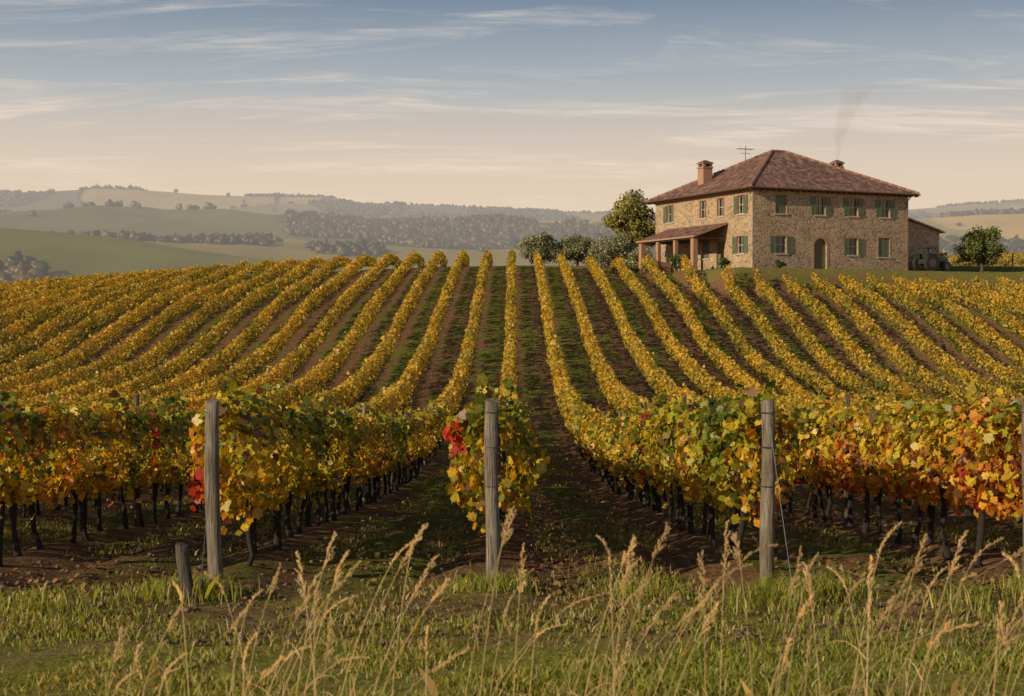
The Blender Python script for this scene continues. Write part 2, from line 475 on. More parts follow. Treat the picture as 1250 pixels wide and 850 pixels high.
for (i, y0, y1) in rows:
    r = row_leaves(i, y0, y1)
    if r is None: continue
    C, N, S, cc, y = r
    tot += len(C)
    nm = y < 28
    if i in NEAR and nm.any():
        e = empty('grapevine_row')
        v, f, c = scatter(C[nm], N[nm], S[nm]*1.04, GL, cc[nm]); VV = [v]; FF = [f]; CC = [c]; b = len(v)
        m2 = (~nm)&(y < 50)
        v, f, c = scatter(C[m2], N[m2], S[m2], Q5, cc[m2]); VV.append(v); FF.append(f+b); CC.append(c)
        mesh_np('vine_leaves', np.concatenate(VV), FF, [M_leaf], {'Col': np.concatenate(CC)}, parent=e)
        m3 = y >= 50
        v, f, c = scatter(C[m3], N[m3], S[m3], Q4, cc[m3])
        mesh_np('vine_leaves_uphill', v, f, [M_leaf_far], {'Col': c}, parent=e)
        t = trunk_mesh(i, y0, y1)
        if t: mesh_np('vine_trunks', t[0], t[1], [M_bark], smooth=True, parent=e)
        mw = MB()
        for hgt in (.86, 1.2, 1.5):
            pts = [(float(rowx(i, yy)), yy, gz1(float(rowx(i, yy)), yy)+hgt) for yy in np.linspace(D0, 40, 12)]
            tube(mw, pts, [.0022]*12, 4)
        mw.obj('trellis_wires', [M_wire], e)
    else:
        v, f, c = scatter(C, N, S, Q4, cc); massV.append(v); massF.append(f+mb_); massC.append(c); mb_ += len(v)
        t = trunk_mesh(i, y0, y1) if y0 < 50 else None
        if t: tV.append(t[0]); tF.append(t[1]+tb); tb += len(t[0])
print('leaves', tot)
vy = empty('hillside_vineyard')
mesh_np('vine_leaves', np.concatenate(massV), np.concatenate(massF), [M_leaf_far], {'Col': np.concatenate(massC)}, parent=vy)
mesh_np('vine_trunks', np.concatenate(tV), np.concatenate(tF), [M_bark], smooth=True, parent=vy)

# ---------------------------------------------------------------- POSTS
def post(name, x, y, h, r, lean=(0, 0), parent=None, mat=None):
    mb = MB(); zb = gz1(x, y)-.15
    K = 9
    ph = random.random()*6
    pts = []; rad = []
    for k_ in range(K):
        t = k_/(K-1)
        pts.append((x+lean[0]*t+.010*math.sin(ph+t*5), y+lean[1]*t, zb+(h+.15)*t)); rad.append(r*(1.06-.14*t)*(1+.05*math.sin(ph+t*9)))
    tube(mb, pts, rad, 14)
    for j in range(len(mb.v)):
        v = mb.v[j]; kk = j//14; a = (j % 14)
        s = 1+.05*math.sin(a*1.35+ph)+.03*math.sin(a*2.7+ph*2)
        cx_, cy_ = pts[kk][0], pts[kk][1]
        mb.v[j] = (cx_+(v[0]-cx_)*s, cy_+(v[1]-cy_)*s, v[2]+(.018*math.sin(a*.45+ph) if kk == K-1 else 0))
    o = mb.obj(name, [mat or M_post], parent, smooth=False)
    for p in o.data.polygons: p.use_smooth = len(p.vertices) == 4
    return o
for i, lean in ((-1, (-.03, -.02)), (0, (.0, 0)), (1, (-.01, .02)), (2, (0, 0)), (-2, (0, 0)), (3, (0, 0))):
    p = empty('vineyard_post')
    xx = X0+SP*i-(.14 if i == 2 else 0)
    post('post_wood', xx, D0-.02, 1.60, .062, lean, p)
    mw = MB(); z0 = gz1(xx, D0)
    for hgt in (.86, 1.2, 1.5):
        ring = [(xx+lean[0]*hgt/1.6+.068*math.cos(a), D0-.02+.068*math.sin(a), z0+hgt) for a in np.linspace(0, 6.283, 13)]
        tube(mw, ring, [.004]*13, 4)
    tube(mw, [(xx, D0-.06, z0+1.4), (xx+.05, D0-.95, z0)], [.003, .003], 4)
    mw.obj('wire_ties', [M_wire], p)
p = empty('wooden_stake')
post('stake_wood', -2.59, 11.75, .46, .055, (-.06, .03), p, M_stake)
lp = empty('line_posts')
for i in range(-12, 13):
    for k_, yy in enumerate(np.arange(D0+5.6+((i*37) % 7)*.35, 90, 5.6)):
        x = X0+SP*i
        if abs(x) > .4*yy+5: continue
        post('line_post', float(rowx(i, yy)), float(yy), (1.72 if yy < 45 else 1.45)+.08*random.random(), .033, (0, 0), lp, M_stake if (i+k_) % 3 else M_post)

# ---------------------------------------------------------------- GRASS
def blades(name, X, Y, H, Wd_, colr, lean=.35, mat=M_grass):
    n = len(X); zb = gz(X, Y)-.02
    th = rng.random(n)*np.pi*2; ld = rng.random(n)*np.pi*2
    L = H*lean*(.3+rng.random(n))
    wx = np.cos(th)*Wd_/2; wy = np.sin(th)*Wd_/2
    lx_ = np.cos(ld)*L; ly_ = np.sin(ld)*L
    P = np.zeros((n, 5, 3))
    P[:, 0] = np.stack([X-wx, Y-wy, zb], 1); P[:, 1] = np.stack([X+wx, Y+wy, zb], 1)
    P[:, 2] = np.stack([X+wx*.7+lx_*.35, Y+wy*.7+ly_*.35, zb+H*.6], 1)
    P[:, 4] = np.stack([X-wx*.7+lx_*.35, Y-wy*.7+ly_*.35, zb+H*.6], 1)
    P[:, 3] = np.stack([X+lx_, Y+ly_, zb+H*(1-.25*rng.random(n))], 1)
    return mesh_np(name, P.reshape(-1, 3), np.arange(n*5).reshape(n, 5), [mat], {'Col': np.repeat(colr, 5, 0)})
def gcols(n, dry=.25):
    a = np.array([.15, .21, .025]); b = np.array([.42, .42, .06]); dcol = np.array([.68, .50, .21])
    t = rng.random((n, 1)); c = a*(1-t)+b*t
    d_ = rng.random(n) < dry
    c[d_] = dcol*(.6+.5*rng.random((d_.sum(), 1)))
    return c
n = 260000
Y = 6.8+rng.random(n)*4.7; X = (rng.random(n)-.5)*(Y*.9+3)
dn = fbm(X*1.3, Y*1.6, 151, 4)
pr = np.clip((dn-.34)*4, .10, 1)*(1-.86*sst(9.2, 10.4, Y+(dn-.5)*3))
k_ = rng.random(n) < pr
X, Y, dn = X[k_], Y[k_], dn[k_]
H = (.03+.075*rng.random(len(X))**1.6)*(.3+1.4*dn)
dryp = np.clip(.18+.5*(fbm(X*.7, Y*.9, 157, 3)-.38)*2, .08, .75)
cg = gcols(len(X), 0.0); dd = rng.random(len(X)) < dryp*.7
cg[dd] = np.array([.68, .50, .21])*(.55+.5*rng.random((dd.sum(), 1)))
blades('verge_grass', X, Y, H, .006+.005*rng.random(len(X)), cg, .6)
n = 190000
Y = 10.5+rng.random(n)**1.5*42; X = (rng.random(n)-.5)*(Y*.8+4)
ln = np.abs(np.mod((X-X0)/SP, 1)-.5)
dn = fbm(X*.9, Y*.35, 161, 4)
par = np.mod(np.floor((X-X0)/SP), 2)
pr = np.clip((dn-.42+.06*par)*5, 0, 1)*np.clip(1.25-ln*2.2, .15, 1)
k_ = rng.random(n) < pr
X, Y = X[k_], Y[k_]
H = (.025+.07*rng.random(len(X))**1.6)
blades('lane_grass', X, Y, H, (.006+.007*rng.random(len(X)))*(1+Y/30), gcols(len(X), .35)*.85, .6)
TX = []; TY = []
for (tx, ty, m_, sp) in ((-2.65, 12.0, 1100, .33), (-.2, 12.25, 800, .3), (2.35, 12.0, 1500, .38), (4.45, 12.4, 600, .3), (2.0, 11.5, 250, .4), (1.1, 12.1, 200, .25), (-3.6, 11.4, 250, .4), (3.6, 11.7, 200, .3)):
    TX.append(rng.normal(tx, sp*.62, m_)); TY.append(rng.normal(ty, sp*.5, m_))
TX = np.concatenate(TX); TY = np.concatenate(TY)
blades('grass_tufts', TX, TY, .07+.20*rng.random(len(TX))**1.6, .006+.005*rng.random(len(TX)), gcols(len(TX), .12), .5)
n = 30000
Y = 10.8+rng.random(n)**1.6*40; X = (rng.random(n)-.5)*(Y*.8+4)
pr = np.clip((fbm(X*.8, Y*.6, 171, 3)-.38)*2.4, .02, 1)*sst(10.8, 13, Y); k_ = rng.random(n) < pr
X, Y = X[k_], Y[k_]; n = len(X)
C = np.stack([X, Y, gz(X, Y)+.01+.03*rng.random(n)], 1)
N = np.stack([rng.normal(0, .35, n), rng.normal(0, .35, n), np.ones(n)], 1)
pl = np.array([[.19, .10, .05], [.12, .065, .033], [.30, .18, .07], [.08, .045, .026], [.26, .12, .045]])
v, f, c = scatter(C, N, .03+.035*rng.random(n), Q5, pl[rng.integers(0, 5, n)]*(.6+.6*rng.random((n, 1))))
mesh_np('fallen_leaves', v, f, [M_dead], {'Col': c})
import bmesh
bm = bmesh.new(); bmesh.ops.create_icosphere(bm, subdivisions=1, radius=1)
IV1 = np.array([v.co[:] for v in bm.verts]); IF1 = np.array([[v.index for v in f.verts] for f in bm.faces]); bm.free()
n = 7000
Y = 10.0+rng.random(n)**1.4*22; X = (rng.random(n)-.5)*(Y*.8+4)
S = (.008+.020*rng.random(n)**3)
j_ = 1+.25*rng.normal(size=(n, len(IV1)))
P = IV1[None]*j_[..., None]*(S[:, None, None]*np.array([1.2, 1.1, .7]))+np.stack([X, Y, gz(X, Y)+.005], 1)[:, None]
mesh_np('soil_clods', P.reshape(-1, 3), (IF1[None]+(np.arange(n)*len(IV1))[:, None, None]).reshape(-1, 3), [simple_mat('clod_soil', (.18, .115, .07), (.09, .055, .035), 5, .95)])

def tall_grass():
    V = []; F = []; Cc = []; b = 0
    clusters = [(-1.3, 6.6, 10, .9), (-.95, 6.8, 10, 1.1), (-.5, 6.5, 7, 1.15), (.3, 6.7, 9, 1.0), (.5, 6.9, 8, 1.2), (1.1, 6.6, 9, 1.0), (1.45, 6.8, 10, 1.25), (2.2, 6.7, 10, .95), (-1.95, 6.8, 5, .8), (-.1, 7.0, 4, .9), (1.9, 7.2, 7, 1.0)]
    def quad(p0, p1, w0, w1, c):
        nonlocal b
        d = p1-p0; s = np.cross(d, [0, 1, .2]); s = s/max(np.linalg.norm(s), 1e-6)
        V.extend([p0-s*w0, p0+s*w0, p1+s*w1, p1-s*w1]); F.append([b, b+1, b+2, b+3]); Cc.extend([c]*4); b += 4
    for (cx, cy, m_, hs_) in clusters:
        for _ in range(m_):
            x = rng.normal(cx, .17); y = rng.normal(cy, .25); z = gz1(x, y)
            hgt = rng.uniform(.62, 1.12)*hs_
            ang = rng.normal(.26, .2); az = rng.normal(0, .7)
            lean = np.array([math.sin(ang)*math.cos(az), math.sin(ang)*math.sin(az), 0])
            c = np.array([.80, .58, .30])*rng.uniform(.7, 1.2)
            pts = []
            K = 9
            for k_ in range(K):
                t = k_/(K-1)
                pts.append(np.array([x, y, z])+np.array([0, 0, hgt*t*math.cos(ang*t)])+lean*hgt*(t**1.8))
            for k_ in range(K-1): quad(pts[k_], pts[k_+1], .0024-.0011*k_/K, .0024-.0011*(k_+1)/K, c)
            top = pts[-1]; dirv = (pts[-1]-pts[-2]); dirv /= np.linalg.norm(dirv)
            hl = rng.uniform(.12, .24); droop = np.array([lean[0]+.001, lean[1], 0]); droop /= np.linalg.norm(droop)
            kind = rng.random()
            if kind < .6:
                for q in range(20):
                    t = q/20
                    base = top+dirv*hl*(t*1.15-.6)
                    e = rng.normal(0, 1, 3); e[2] = abs(e[2])*.6; e /= np.linalg.norm(e)
                    Lb = .045*(1-t*.65)*rng.uniform(.6, 1.2)
                    tip = base+e*Lb*.6+dirv*Lb*.8+droop*.012
                    quad(base, tip, .0006, .0005, c)
                    for r3 in range(3):
                        p0 = base+(tip-base)*(.45+.27*r3); p1 = p0+dirv*.011+rng.normal(0, .003, 3)
                        quad(p0, p1, .001, .0030, c*rng.uniform(.9, 1.2))
            else:
                for q in range(34):
                    t = q/34
                    base = top+dirv*hl*(t*.9-.35)+droop*(.06*t*t)+np.array([0, 0, -.04*t*t])
                    e = rng.normal(0, 1, 3); e /= np.linalg.norm(e)
                    quad(base, base+e*.010*(1-t*.5)+dirv*.014, .001, .0027, c*rng.uniform(.85, 1.2))
            for q in range(rng.integers(0, 3)):
                k0 = rng.integers(1, 5); p = pts[k0]
                a = rng.random()*6.28; d2 = np.array([math.cos(a), math.sin(a), 0])
                L = rng.uniform(.15, .35); pr_ = p
                for w in range(1, 5):
                    t = w/4
                    pn = p+d2*L*t*.7+np.array([0, 0, L*(.9*t-.75*t*t)])
                    quad(pr_, pn, .003*(1-.2*w+.2), .003*(1-.24*w), c*.9); pr_ = pn
    mesh_np('tall_dry_grass', np.array(V), np.array(F), [M_grass], {'Col': np.array(Cc)})
tall_grass()
n = 1600
cxs = rng.choice([-2.0, -1.2, -.6, .4, .9, 1.5, 2.1, 2.7, 3.2], n)
X = rng.normal(cxs, .3); Y = rng.uniform(6.4, 8.4, n)
blades('meadow_grass', X, Y, .10+.34*rng.random(n)**2.2, .005+.003*rng.random(n), gcols(n, .5), .5)

# ---------------------------------------------------------------- TREES
def tree(name, x, y, h, w, nleaf, base, hi, trunk=.25, crown0=.2, ls=.2, nclump=38, zg=None):
    e = empty(name)
    z = gz1(x, y) if zg is None else zg
    mb = MB()
    tr = .035*h
    split = Vector((x, y, z+h*(trunk+.05)))
    tube(mb, [(x, y, z-.2), (x+.05, y, z+h*trunk*.5), split], [tr*1.3, tr, tr*.85], 8)
    cz = z+h*(crown0+(1-crown0)/2); rz_ = h*(1-crown0)/2
    cl = []
    while len(cl) < nclump:
        p = rng.normal(size=3); p /= np.linalg.norm(p); p *= rng.uniform(.35, .92)
        cl.append(np.array([x+p[0]*w/2, y+p[1]*w/2, cz+p[2]*rz_*(1 if p[2] > 0 else .85)]))
    cl = np.array(cl)
    for q in cl[::3]:
        mid = (split+Vector(q))/2+Vector((0, 0, -.1*h*.3))
        tube(mb, [split, mid, q], [tr*.45, tr*.25, tr*.08], 5)
    mb.obj('trunk_and_limbs', [M_tbark], e)
    idx = rng.integers(0, nclump, nleaf)
    sz = rng.uniform(.10, .21, nclump)*w
    d = rng.normal(size=(nleaf, 3)); dn_ = unit(d); rr = rng.random(nleaf)**.45
    off = dn_*rr[:, None]*sz[idx][:, None]*np.array([1.15, 1.15, .85])
    C = cl[idx]+off
    N = dn_+rng.normal(0, .6, (nleaf, 3))
    t = np.clip(rng.random(nleaf)*.6+.5*_h(idx, idx*3, 9)-.05, 0, 1)[:, None]
    c = (np.array(base)*(1-t)+np.array(hi)*t)
    v, f, cc = scatter(C, N, ls*(.6+.7*rng.random(nleaf)), Q4, c)
    mesh_np('crown_leaves', v, f, [M_tree], {'Col': cc}, parent=e)
OL = ((.12, .13, .06), (.32, .31, .17))
tree('olive_tree', 2.5, 145.5, 3.4, 4.0, 10000, *OL, trunk=.12, crown0=.0, ls=.15, nclump=60)
tree('olive_tree', 6.3, 146.5, 3.3, 4.0, 10000, *OL, trunk=.12, crown0=.0, ls=.15, nclump=60)
tree('olive_tree', 9.5, 141.5, 3.4, 4.7, 12000, *OL, trunk=.12, crown0=.0, ls=.15, nclump=60)
tree('olive_tree', 11.9, 138.0, 2.7, 3.2, 8000, *OL, trunk=.12, crown0=.0, ls=.15, nclump=50)
tree('broadleaf_tree', 12.2, 152, 8.1, 5.9, 15000, (.09, .10, .02), (.38, .31, .06), trunk=.2, crown0=.15, ls=.24, nclump=60)
tree('small_tree', 42.8, 135, 4.3, 4.0, 9000, (.045, .07, .014), (.16, .18, .03), trunk=.2, crown0=.12, ls=.17)
tree('garden_shrub', 14.3, 127.0, 1.9, 2.2, 2800, (.03, .055, .012), (.10, .14, .025), trunk=.1, crown0=.0, ls=.13, nclump=20)
tree('garden_shrub', 17.4, 121.3, 1.0, 1.4, 1500, (.04, .06, .015), (.14, .15, .035), trunk=.1, crown0=.0, ls=.11, nclump=14)
tree('garden_shrub', 21.9, 122.0, .8, 1.2, 1200, (.04, .06, .015), (.14, .15, .035), trunk=.1, crown0=.0, ls=.11, nclump=14)

bm = bmesh.new(); bmesh.ops.create_icosphere(bm, subdivisions=2, radius=1)
IV = np.array([v.co[:] for v in bm.verts]); IF = np.array([[v.index for v in f.verts] for f in bm.faces]); bm.free()
def blobs(name, X, Y, H, Wr, colr, mat):
    n = len(X); k_ = len(IV)
    j = 1+.28*rng.normal(size=(n, k_))
    P = IV[None]*j[..., None]
    S = np.stack([Wr, Wr, H*.5], 1)
    z = gz(X, Y)
    V = P*S[:, None, :]+np.stack([X, Y, z+H*.42], 1)[:, None, :]
    F = (IF[None]+(np.arange(n)*k_)[:, None, None]).reshape(-1, 3)
    return mesh_np(name, V.reshape(-1, 3), F, [mat], {'Col': np.repeat(colr, k_, 0)})
n = 120000
Y = 750+rng.random(n)*2600; X = (rng.random(n)-.5)*Y*.85
wd = fbm(X/330, Y/420, 91, 4); idt, ed = fields(X, Y)
k_ = (((wd > .60)&(Y > 1150)&(rng.random(n) < .42))|((ed < 6)&(idt > .5)&(rng.random(n) < .35)&(Y > 1050))|((rng.random(n) < .001)&(Y > 1150)))
X, Y = X[k_], Y[k_]
def band(x0a, x1a, y0, y1, n):
    Yb = rng.uniform(y0, y1, n); a = rng.uniform((x0a-627)/1800, (x1a-627)/1800, n); return a*Yb, Yb
ex = [band(-100, 55, 850, 885, 60), band(60, 330, 1250, 1330, 260), band(350, 545, 1620, 1980, 1100), band(100, 180, 3195, 3215, 110), band(300, 410, 3170, 3230, 260), band(470, 760, 3180, 3230, 320),
      band(1150, 1250, 3180, 3230, 200), band(380, 470, 1180, 1260, 70), band(1150, 1260, 1900, 2000, 160), band(0, 340, 2300, 2440, 260)]
X = np.concatenate([X]+[e_[0] for e_ in ex]); Y = np.concatenate([Y]+[e_[1] for e_ in ex]); n = len(X)
print('far trees', n)
H = rng.uniform(4, 9, n); Wr = rng.uniform(2.4, 4.8, n)
cp = np.array([[.05, .055, .02], [.09, .08, .027], [.20, .13, .04], [.035, .042, .017]])
blobs('distant_trees', X, Y, H, Wr, cp[rng.integers(0, 4, n)], M_tree)
a = np.concatenate([rng.uniform((118-627)/1800, (175-627)/1800, 26), rng.uniform((335-627)/1800, (390-627)/1800, 10)]); Yc = np.full(36, 3200.)+rng.normal(0, 6, 36)
blobs('distant_cypress_trees', a*Yc, Yc, rng.uniform(9, 14, 36), rng.uniform(2.4, 3.6, 36), np.tile([[.02, .03, .015]], (36, 1)), M_tree)

# ---------------------------------------------------------------- HOUSE
def wall_mat():
    m, nt, out = newmat('stone_wall'); g = NT(nt)
    uv = g.n('UVMap').outputs[0]
    v = g.mapping(uv, (1.0, 1.7, 1))
    dn_ = g.n('TexNoise', i_Vector=v, i_Scale=2.0)
    vv = g.n('VectorMath', operation='ADD'); nt.links.new(v, vv.inputs[0])
    sc = g.n('VectorMath', operation='SCALE'); nt.links.new(dn_.outputs[1], sc.inputs[0]); sc.inputs['Scale'].default_value = .25
    nt.links.new(sc.outputs[0], vv.inputs[1])
    vo = g.n('TexVoronoi', i_Vector=vv.outputs[0], i_Scale=3.6)
    ve = g.n('TexVoronoi', feature='DISTANCE_TO_EDGE', i_Vector=vv.outputs[0], i_Scale=3.6)
    r = g.n('SeparateColor', i_Color=vo.outputs['Color']).outputs[0]
    st = g.ramp(r, [(0, (.20, .13, .09)), (.25, (.42, .30, .20)), (.5, (.52, .39, .26)), (.75, (.32, .20, .135)), (1, (.58, .46, .32))])
    big = g.noise(uv, .5, 5, .6)
    st = g.mix(1, st, g.ramp(big, [(.3, (.60, .56, .52)), (.7, (1.1, 1.05, 1))]), 'MULTIPLY')
    edge = g.ramp(ve.outputs['Distance'], [(.02, (1, 1, 1)), (.09, (0, 0, 0))])
    c = g.mix(edge, st, (.38, .31, .22))
    c = g.mix(g.math('MULTIPLY', g.noise(uv, 25, 3, .6), .35), c, (.13, .09, .06))
    b = g.n('Bump', i_Strength=.9, i_Distance=.06, i_Height=ve.outputs['Distance'])
    p = g.n('BsdfPrincipled', i_Base_Color=c, i_Roughness=.92, i_Normal=b.outputs[0])
    nt.links.new(p.outputs[0], out.inputs[0]); return m
def roof_mat():
    m, nt, out = newmat('terracotta_tiles'); g = NT(nt)
    uv = g.n('UVMap').outputs[0]
    br = g.n('TexBrick', i_Vector=uv, i_Scale=1.0, i_Color1=(0, 0, 0, 1), i_Color2=(1, 1, 1, 1), i_Mortar=(.5, .5, .5, 1))
    br.offset = 0; br.inputs['Mortar Size'].default_value = .012; br.inputs['Brick Width'].default_value = .28; br.inputs['Row Height'].default_value = .42
    r = g.n('SeparateColor', i_Color=br.outputs[0]).outputs[0]
    c = g.ramp(r, [(0, (.08, .036, .028)), (.3, (.17, .065, .045)), (.6, (.27, .12, .075)), (.85, (.42, .24, .17)), (1, (.12, .075, .065))])
    c = g.mix(g.ramp(g.noise(uv, .9, 6, .7), [(.4, (0, 0, 0)), (.7, (.7, .7, .7))]), c, (.11, .075, .06))
    c = g.mix(g.math('MULTIPLY', br.outputs['Fac'], .8), c, (.03, .018, .015))
    su = g.n('SeparateXYZ', i_Vector=uv)
    wv = g.math('ABSOLUTE', g.math('SINE', g.math('MULTIPLY', su.outputs[0], math.pi/.28)))
    st = g.math('FRACT', g.math('DIVIDE', su.outputs[1], .42))
    b = g.n('Bump', i_Strength=.9, i_Distance=.07, i_Height=g.math('SUBTRACT', wv, g.math('MULTIPLY', st, .5)))
    p = g.n('BsdfPrincipled', i_Base_Color=c, i_Roughness=.85, i_Normal=b.outputs[0])
    nt.links.new(p.outputs[0], out.inputs[0]); return m
M_wall = wall_mat(); M_roof = roof_mat()
M_brick = simple_mat('brick_trim', (.40, .23, .15), (.24, .13, .085), 9, .9, .3)
M_green = simple_mat('green_shutter_paint', (.12, .15, .085), (.075, .10, .055), 3, .6)
M_door = simple_mat('door_wood', (.16, .14, .06), (.09, .075, .035), 5, .7, .2, stretch=(5, 5, .5))
M_frame = simple_mat('window_frame_paint', (.45, .40, .32), None, 3, .6)
m, nt, out = newmat('window_glass'); g = NT(nt)
p_ = g.n('BsdfPrincipled', i_Base_Color=(.015, .017, .02, 1), i_Roughness=.08); nt.links.new(p_.outputs[0], out.inputs[0]); M_glass = m
M_eave = simple_mat('eave_timber', (.12, .07, .045), None, 4, .8)
M_conc = simple_mat('stone_sill', (.42, .37, .30), (.30, .26, .21), 6, .85)
W, L, EH = 16.35, 15.85, 6.8
house = empty('stone_farmhouse', (HC[0], HC[1], HZ), HTH)
def frame(o, a, n):
    o = Vector(o); a = Vector(a); n = Vector(n)
    return lambda s, z, d=0: (o+a*s+n*d+Vector((0, 0, z)))
def wall(mb, P, length, h, ops, u0=0, z0=0, hl=None):
    ss_ = sorted({0, length}|{q for o in ops for q in o[:2]}); zs = sorted({z0, h}|{q for o in ops for q in o[2:4]})
    for i_ in range(len(ss_)-1):
        for j_ in range(len(zs)-1):
            sm = (ss_[i_]+ss_[i_+1])/2; zm = (zs[j_]+zs[j_+1])/2
            if any(o[0] < sm < o[1] and o[2] < zm < o[3] for o in ops): continue
            q = [(ss_[i_], zs[j_]), (ss_[i_+1], zs[j_]), (ss_[i_+1], zs[j_+1]), (ss_[i_], zs[j_+1])]
            mb.add([P(*w) for w in q], [(0, 1, 2, 3)], 0, [[(u0+w[0], w[1]) for w in q]])
    for o in ops:
        a_, b_, c_, d_ = o[:4]; D = -.3
        for q in ([(a_, c_, 0), (a_, c_, D), (a_, d_, D), (a_, d_, 0)], [(b_, c_, 0), (b_, d_, 0), (b_, d_, D), (b_, c_, D)],
                  [(a_, c_, 0), (b_, c_, 0), (b_, c_, D), (a_, c_, D)], [(a_, d_, 0), (a_, d_, D), (b_, d_, D), (b_, d_, 0)]):
            mb.add([P(*w) for w in q], [(0, 1, 2, 3)], 0, [[(u0+w[0]+w[2], w[1]) for w in q]])
def pbox(mb, P, s0, s1, z0, z1, d0, d1, mi=0):
    vs = [P(s, z, d) for d in (d0, d1) for (s, z) in ((s0, z0), (s1, z0), (s1, z1), (s0, z1))]
    fs = [(0, 1, 2, 3), (7, 6, 5, 4), (0, 4, 5, 1), (1, 5, 6, 2), (2, 6, 7, 3), (3, 7, 4, 0)]
    mb.add(vs, fs, mi)
MATS = [M_wall, M_brick, M_green, M_frame, M_glass, M_conc, M_door, M_eave]
def window(P, o, shut, name='window'):
    a_, b_, c_, d_ = o[:4]; mb = MB()
    pbox(mb, P, a_+.003, b_-.003, c_+.003, d_-.003, -.26, -.22, 4)
    for q in ((a_+.003, a_+.07, c_+.003, d_-.003), (b_-.07, b_-.003, c_+.003, d_-.003), ((a_+b_)/2-.035, (a_+b_)/2+.035, c_+.003, d_-.003)):
        pbox(mb, P, *q, -.219, -.16, 3)
    for z in (c_+.003, (c_+d_)/2-.02, d_-.07):
        pbox(mb, P, a_+.072, (a_+b_)/2-.037, z, z+.06, -.218, -.17, 3)
        pbox(mb, P, (a_+b_)/2+.037, b_-.072, z, z+.06, -.218, -.17, 3)
    t = .13
    pbox(mb, P, a_-t, b_+t, d_+.002, d_+.2, -.05, .025, 1)
    pbox(mb, P, a_-t, a_-.002, c_, d_, -.05, .02, 1); pbox(mb, P, b_+.002, b_+t, c_, d_, -.05, .02, 1)
    pbox(mb, P, a_-t-.05, b_+t+.05, c_-.12, c_-.002, -.05, .09, 5)
    hw = (b_-a_)/2
    def leaf(s0, s1, d0):
        pbox(mb, P, s0, s0+.06, c_+.01, d_-.01, d0, d0+.05, 2); pbox(mb, P, s1-.06, s1, c_+.01, d_-.01, d0, d0+.05, 2)
        z = c_+.01
        while z < d_-.08:
            pbox(mb, P, s0+.061, s1-.061, z, z+.055, d0+.012, d0+.04, 2); z += .075
        pbox(mb, P, s0+.061, s1-.061, c_+.012, d_-.012, d0+.004, d0+.010, 2)
    if shut == 'open': leaf(a_-hw-.02, a_-.02, .03); leaf(b_+.02, b_+hw+.02, .03)
    elif shut == 'closed': leaf(a_+.01, (a_+b_)/2-.005, -.10); leaf((a_+b_)/2+.005, b_-.01, -.10)
    elif shut == 'half': leaf(a_-hw-.02, a_-.02, .03); leaf((a_+b_)/2+.005, b_-.01, -.10)
    mb.obj(name, MATS, house)
walls = MB()
Pf = frame((0, 0, 0), (1, 0, 0), (0, -1, 0))
opF = [(2.86-.55, 2.86+.55, 4.75, 6.3, 'closed'), (6.92-.5, 6.92+.5, 4.75, 6.3, 'open'), (10.37-.5, 10.37+.5, 4.75, 6.3, 'open'), (13.8-.5, 13.8+.5, 4.75, 6.3, 'open'),
       (2.86-.55, 2.86+.55, 1.4, 2.85, 'open'), (10.37-.5, 10.37+.5, 1.4, 2.85, 'open'), (13.7-.6, 13.7+.6, 1.3, 2.95, 'closed')]
door = (6.92-.65, 6.92+.65, 0.0, 2.75)
wall(walls, Pf, W, EH, [o[:4] for o in opF]+[door])
for o in opF: window(Pf, o, o[4])
Pl = frame((0, L, 0), (0, -1, 0), (-1, 0, 0))
def lo(u, hw, z0, z1, k_): return (L-u-hw, L-u+hw, z0, z1, k_)
opL = [lo(1.7, .5, 4.75, 6.3, 'open'), lo(4.87, .5, 4.75, 6.3, 'none'), lo(7.7, .5, 4.75, 6.3, 'none'), lo(13.2, .55, 4.75, 6.3, 'half'),
       lo(1.8, .55, 1.4, 2.85, 'open'), lo(7.2, .55, 1.2, 2.7, 'closed')]
dl = (L-4.9-.6, L-4.9+.6, 0, 2.5)
wall(walls, Pl, L, EH, [o[:4] for o in opL]+[dl], 40)
for o in opL: window(Pl, o, o[4])
Pr = frame((W, 0, 0), (0, 1, 0), (1, 0, 0)); wall(walls, Pr, L, EH, [], 70)
Pb = frame((W, L, 0), (-1, 0, 0), (0, 1, 0)); wall(walls, Pb, W, EH, [], 90)
walls.box(.01, W-.01, .01, L-.01, -1.2, 0.02)
a_, b_, _, d_ = door; r_ = (b_-a_)/2; cxm = (a_+b_)/2
for sgn in (-1, 1):
    pts = [(cxm+sgn*r_, d_)]+[(cxm+sgn*r_*math.cos(t), d_-r_+r_*math.sin(t)) for t in np.linspace(0, math.pi/2, 9)]
    vs = [Pf(p[0], p[1], -.002) for p in pts]
    walls.add(vs, [tuple(range(len(vs)))], 0, [[(p[0], p[1]) for p in pts]])
walls.obj('walls', [M_wall], house)
dm = MB()
pbox(dm, Pf, a_+.003, b_-.003, 0.01, d_-.003, -.26, -.2, 6)
for s in np.linspace(a_+.06, b_-.1, 6): pbox(dm, Pf, s, s+.16, .05, d_-.3, -.199, -.17, 6)
for k_ in range(13):
    t0 = math.pi*k_/13; t1 = math.pi*(k_+1)/13-.02
    q = [(cxm+rr*math.cos(t), d_-r_+rr*math.sin(t)) for (rr, t) in ((r_, t0), (r_+.24, t0), (r_+.24, t1), (r_, t1))]
    vs = [Pf(s, z, .025) for s, z in q]+[Pf(s, z, -.05) for s, z in q]
    dm.add(vs, [(0, 1, 2, 3), (0, 4, 5, 1), (1, 5, 6, 2), (2, 6, 7, 3), (3, 7, 4, 0)], 1)
pbox(dm, Pf, a_-.2, a_-.002, .0, d_-r_-.01, -.05, .025, 1); pbox(dm, Pf, b_+.002, b_+.2, .0, d_-r_-.01, -.05, .025, 1)
pbox(dm, Pf, a_-.4, b_+.4, -.2, .06, .03, .5, 5)
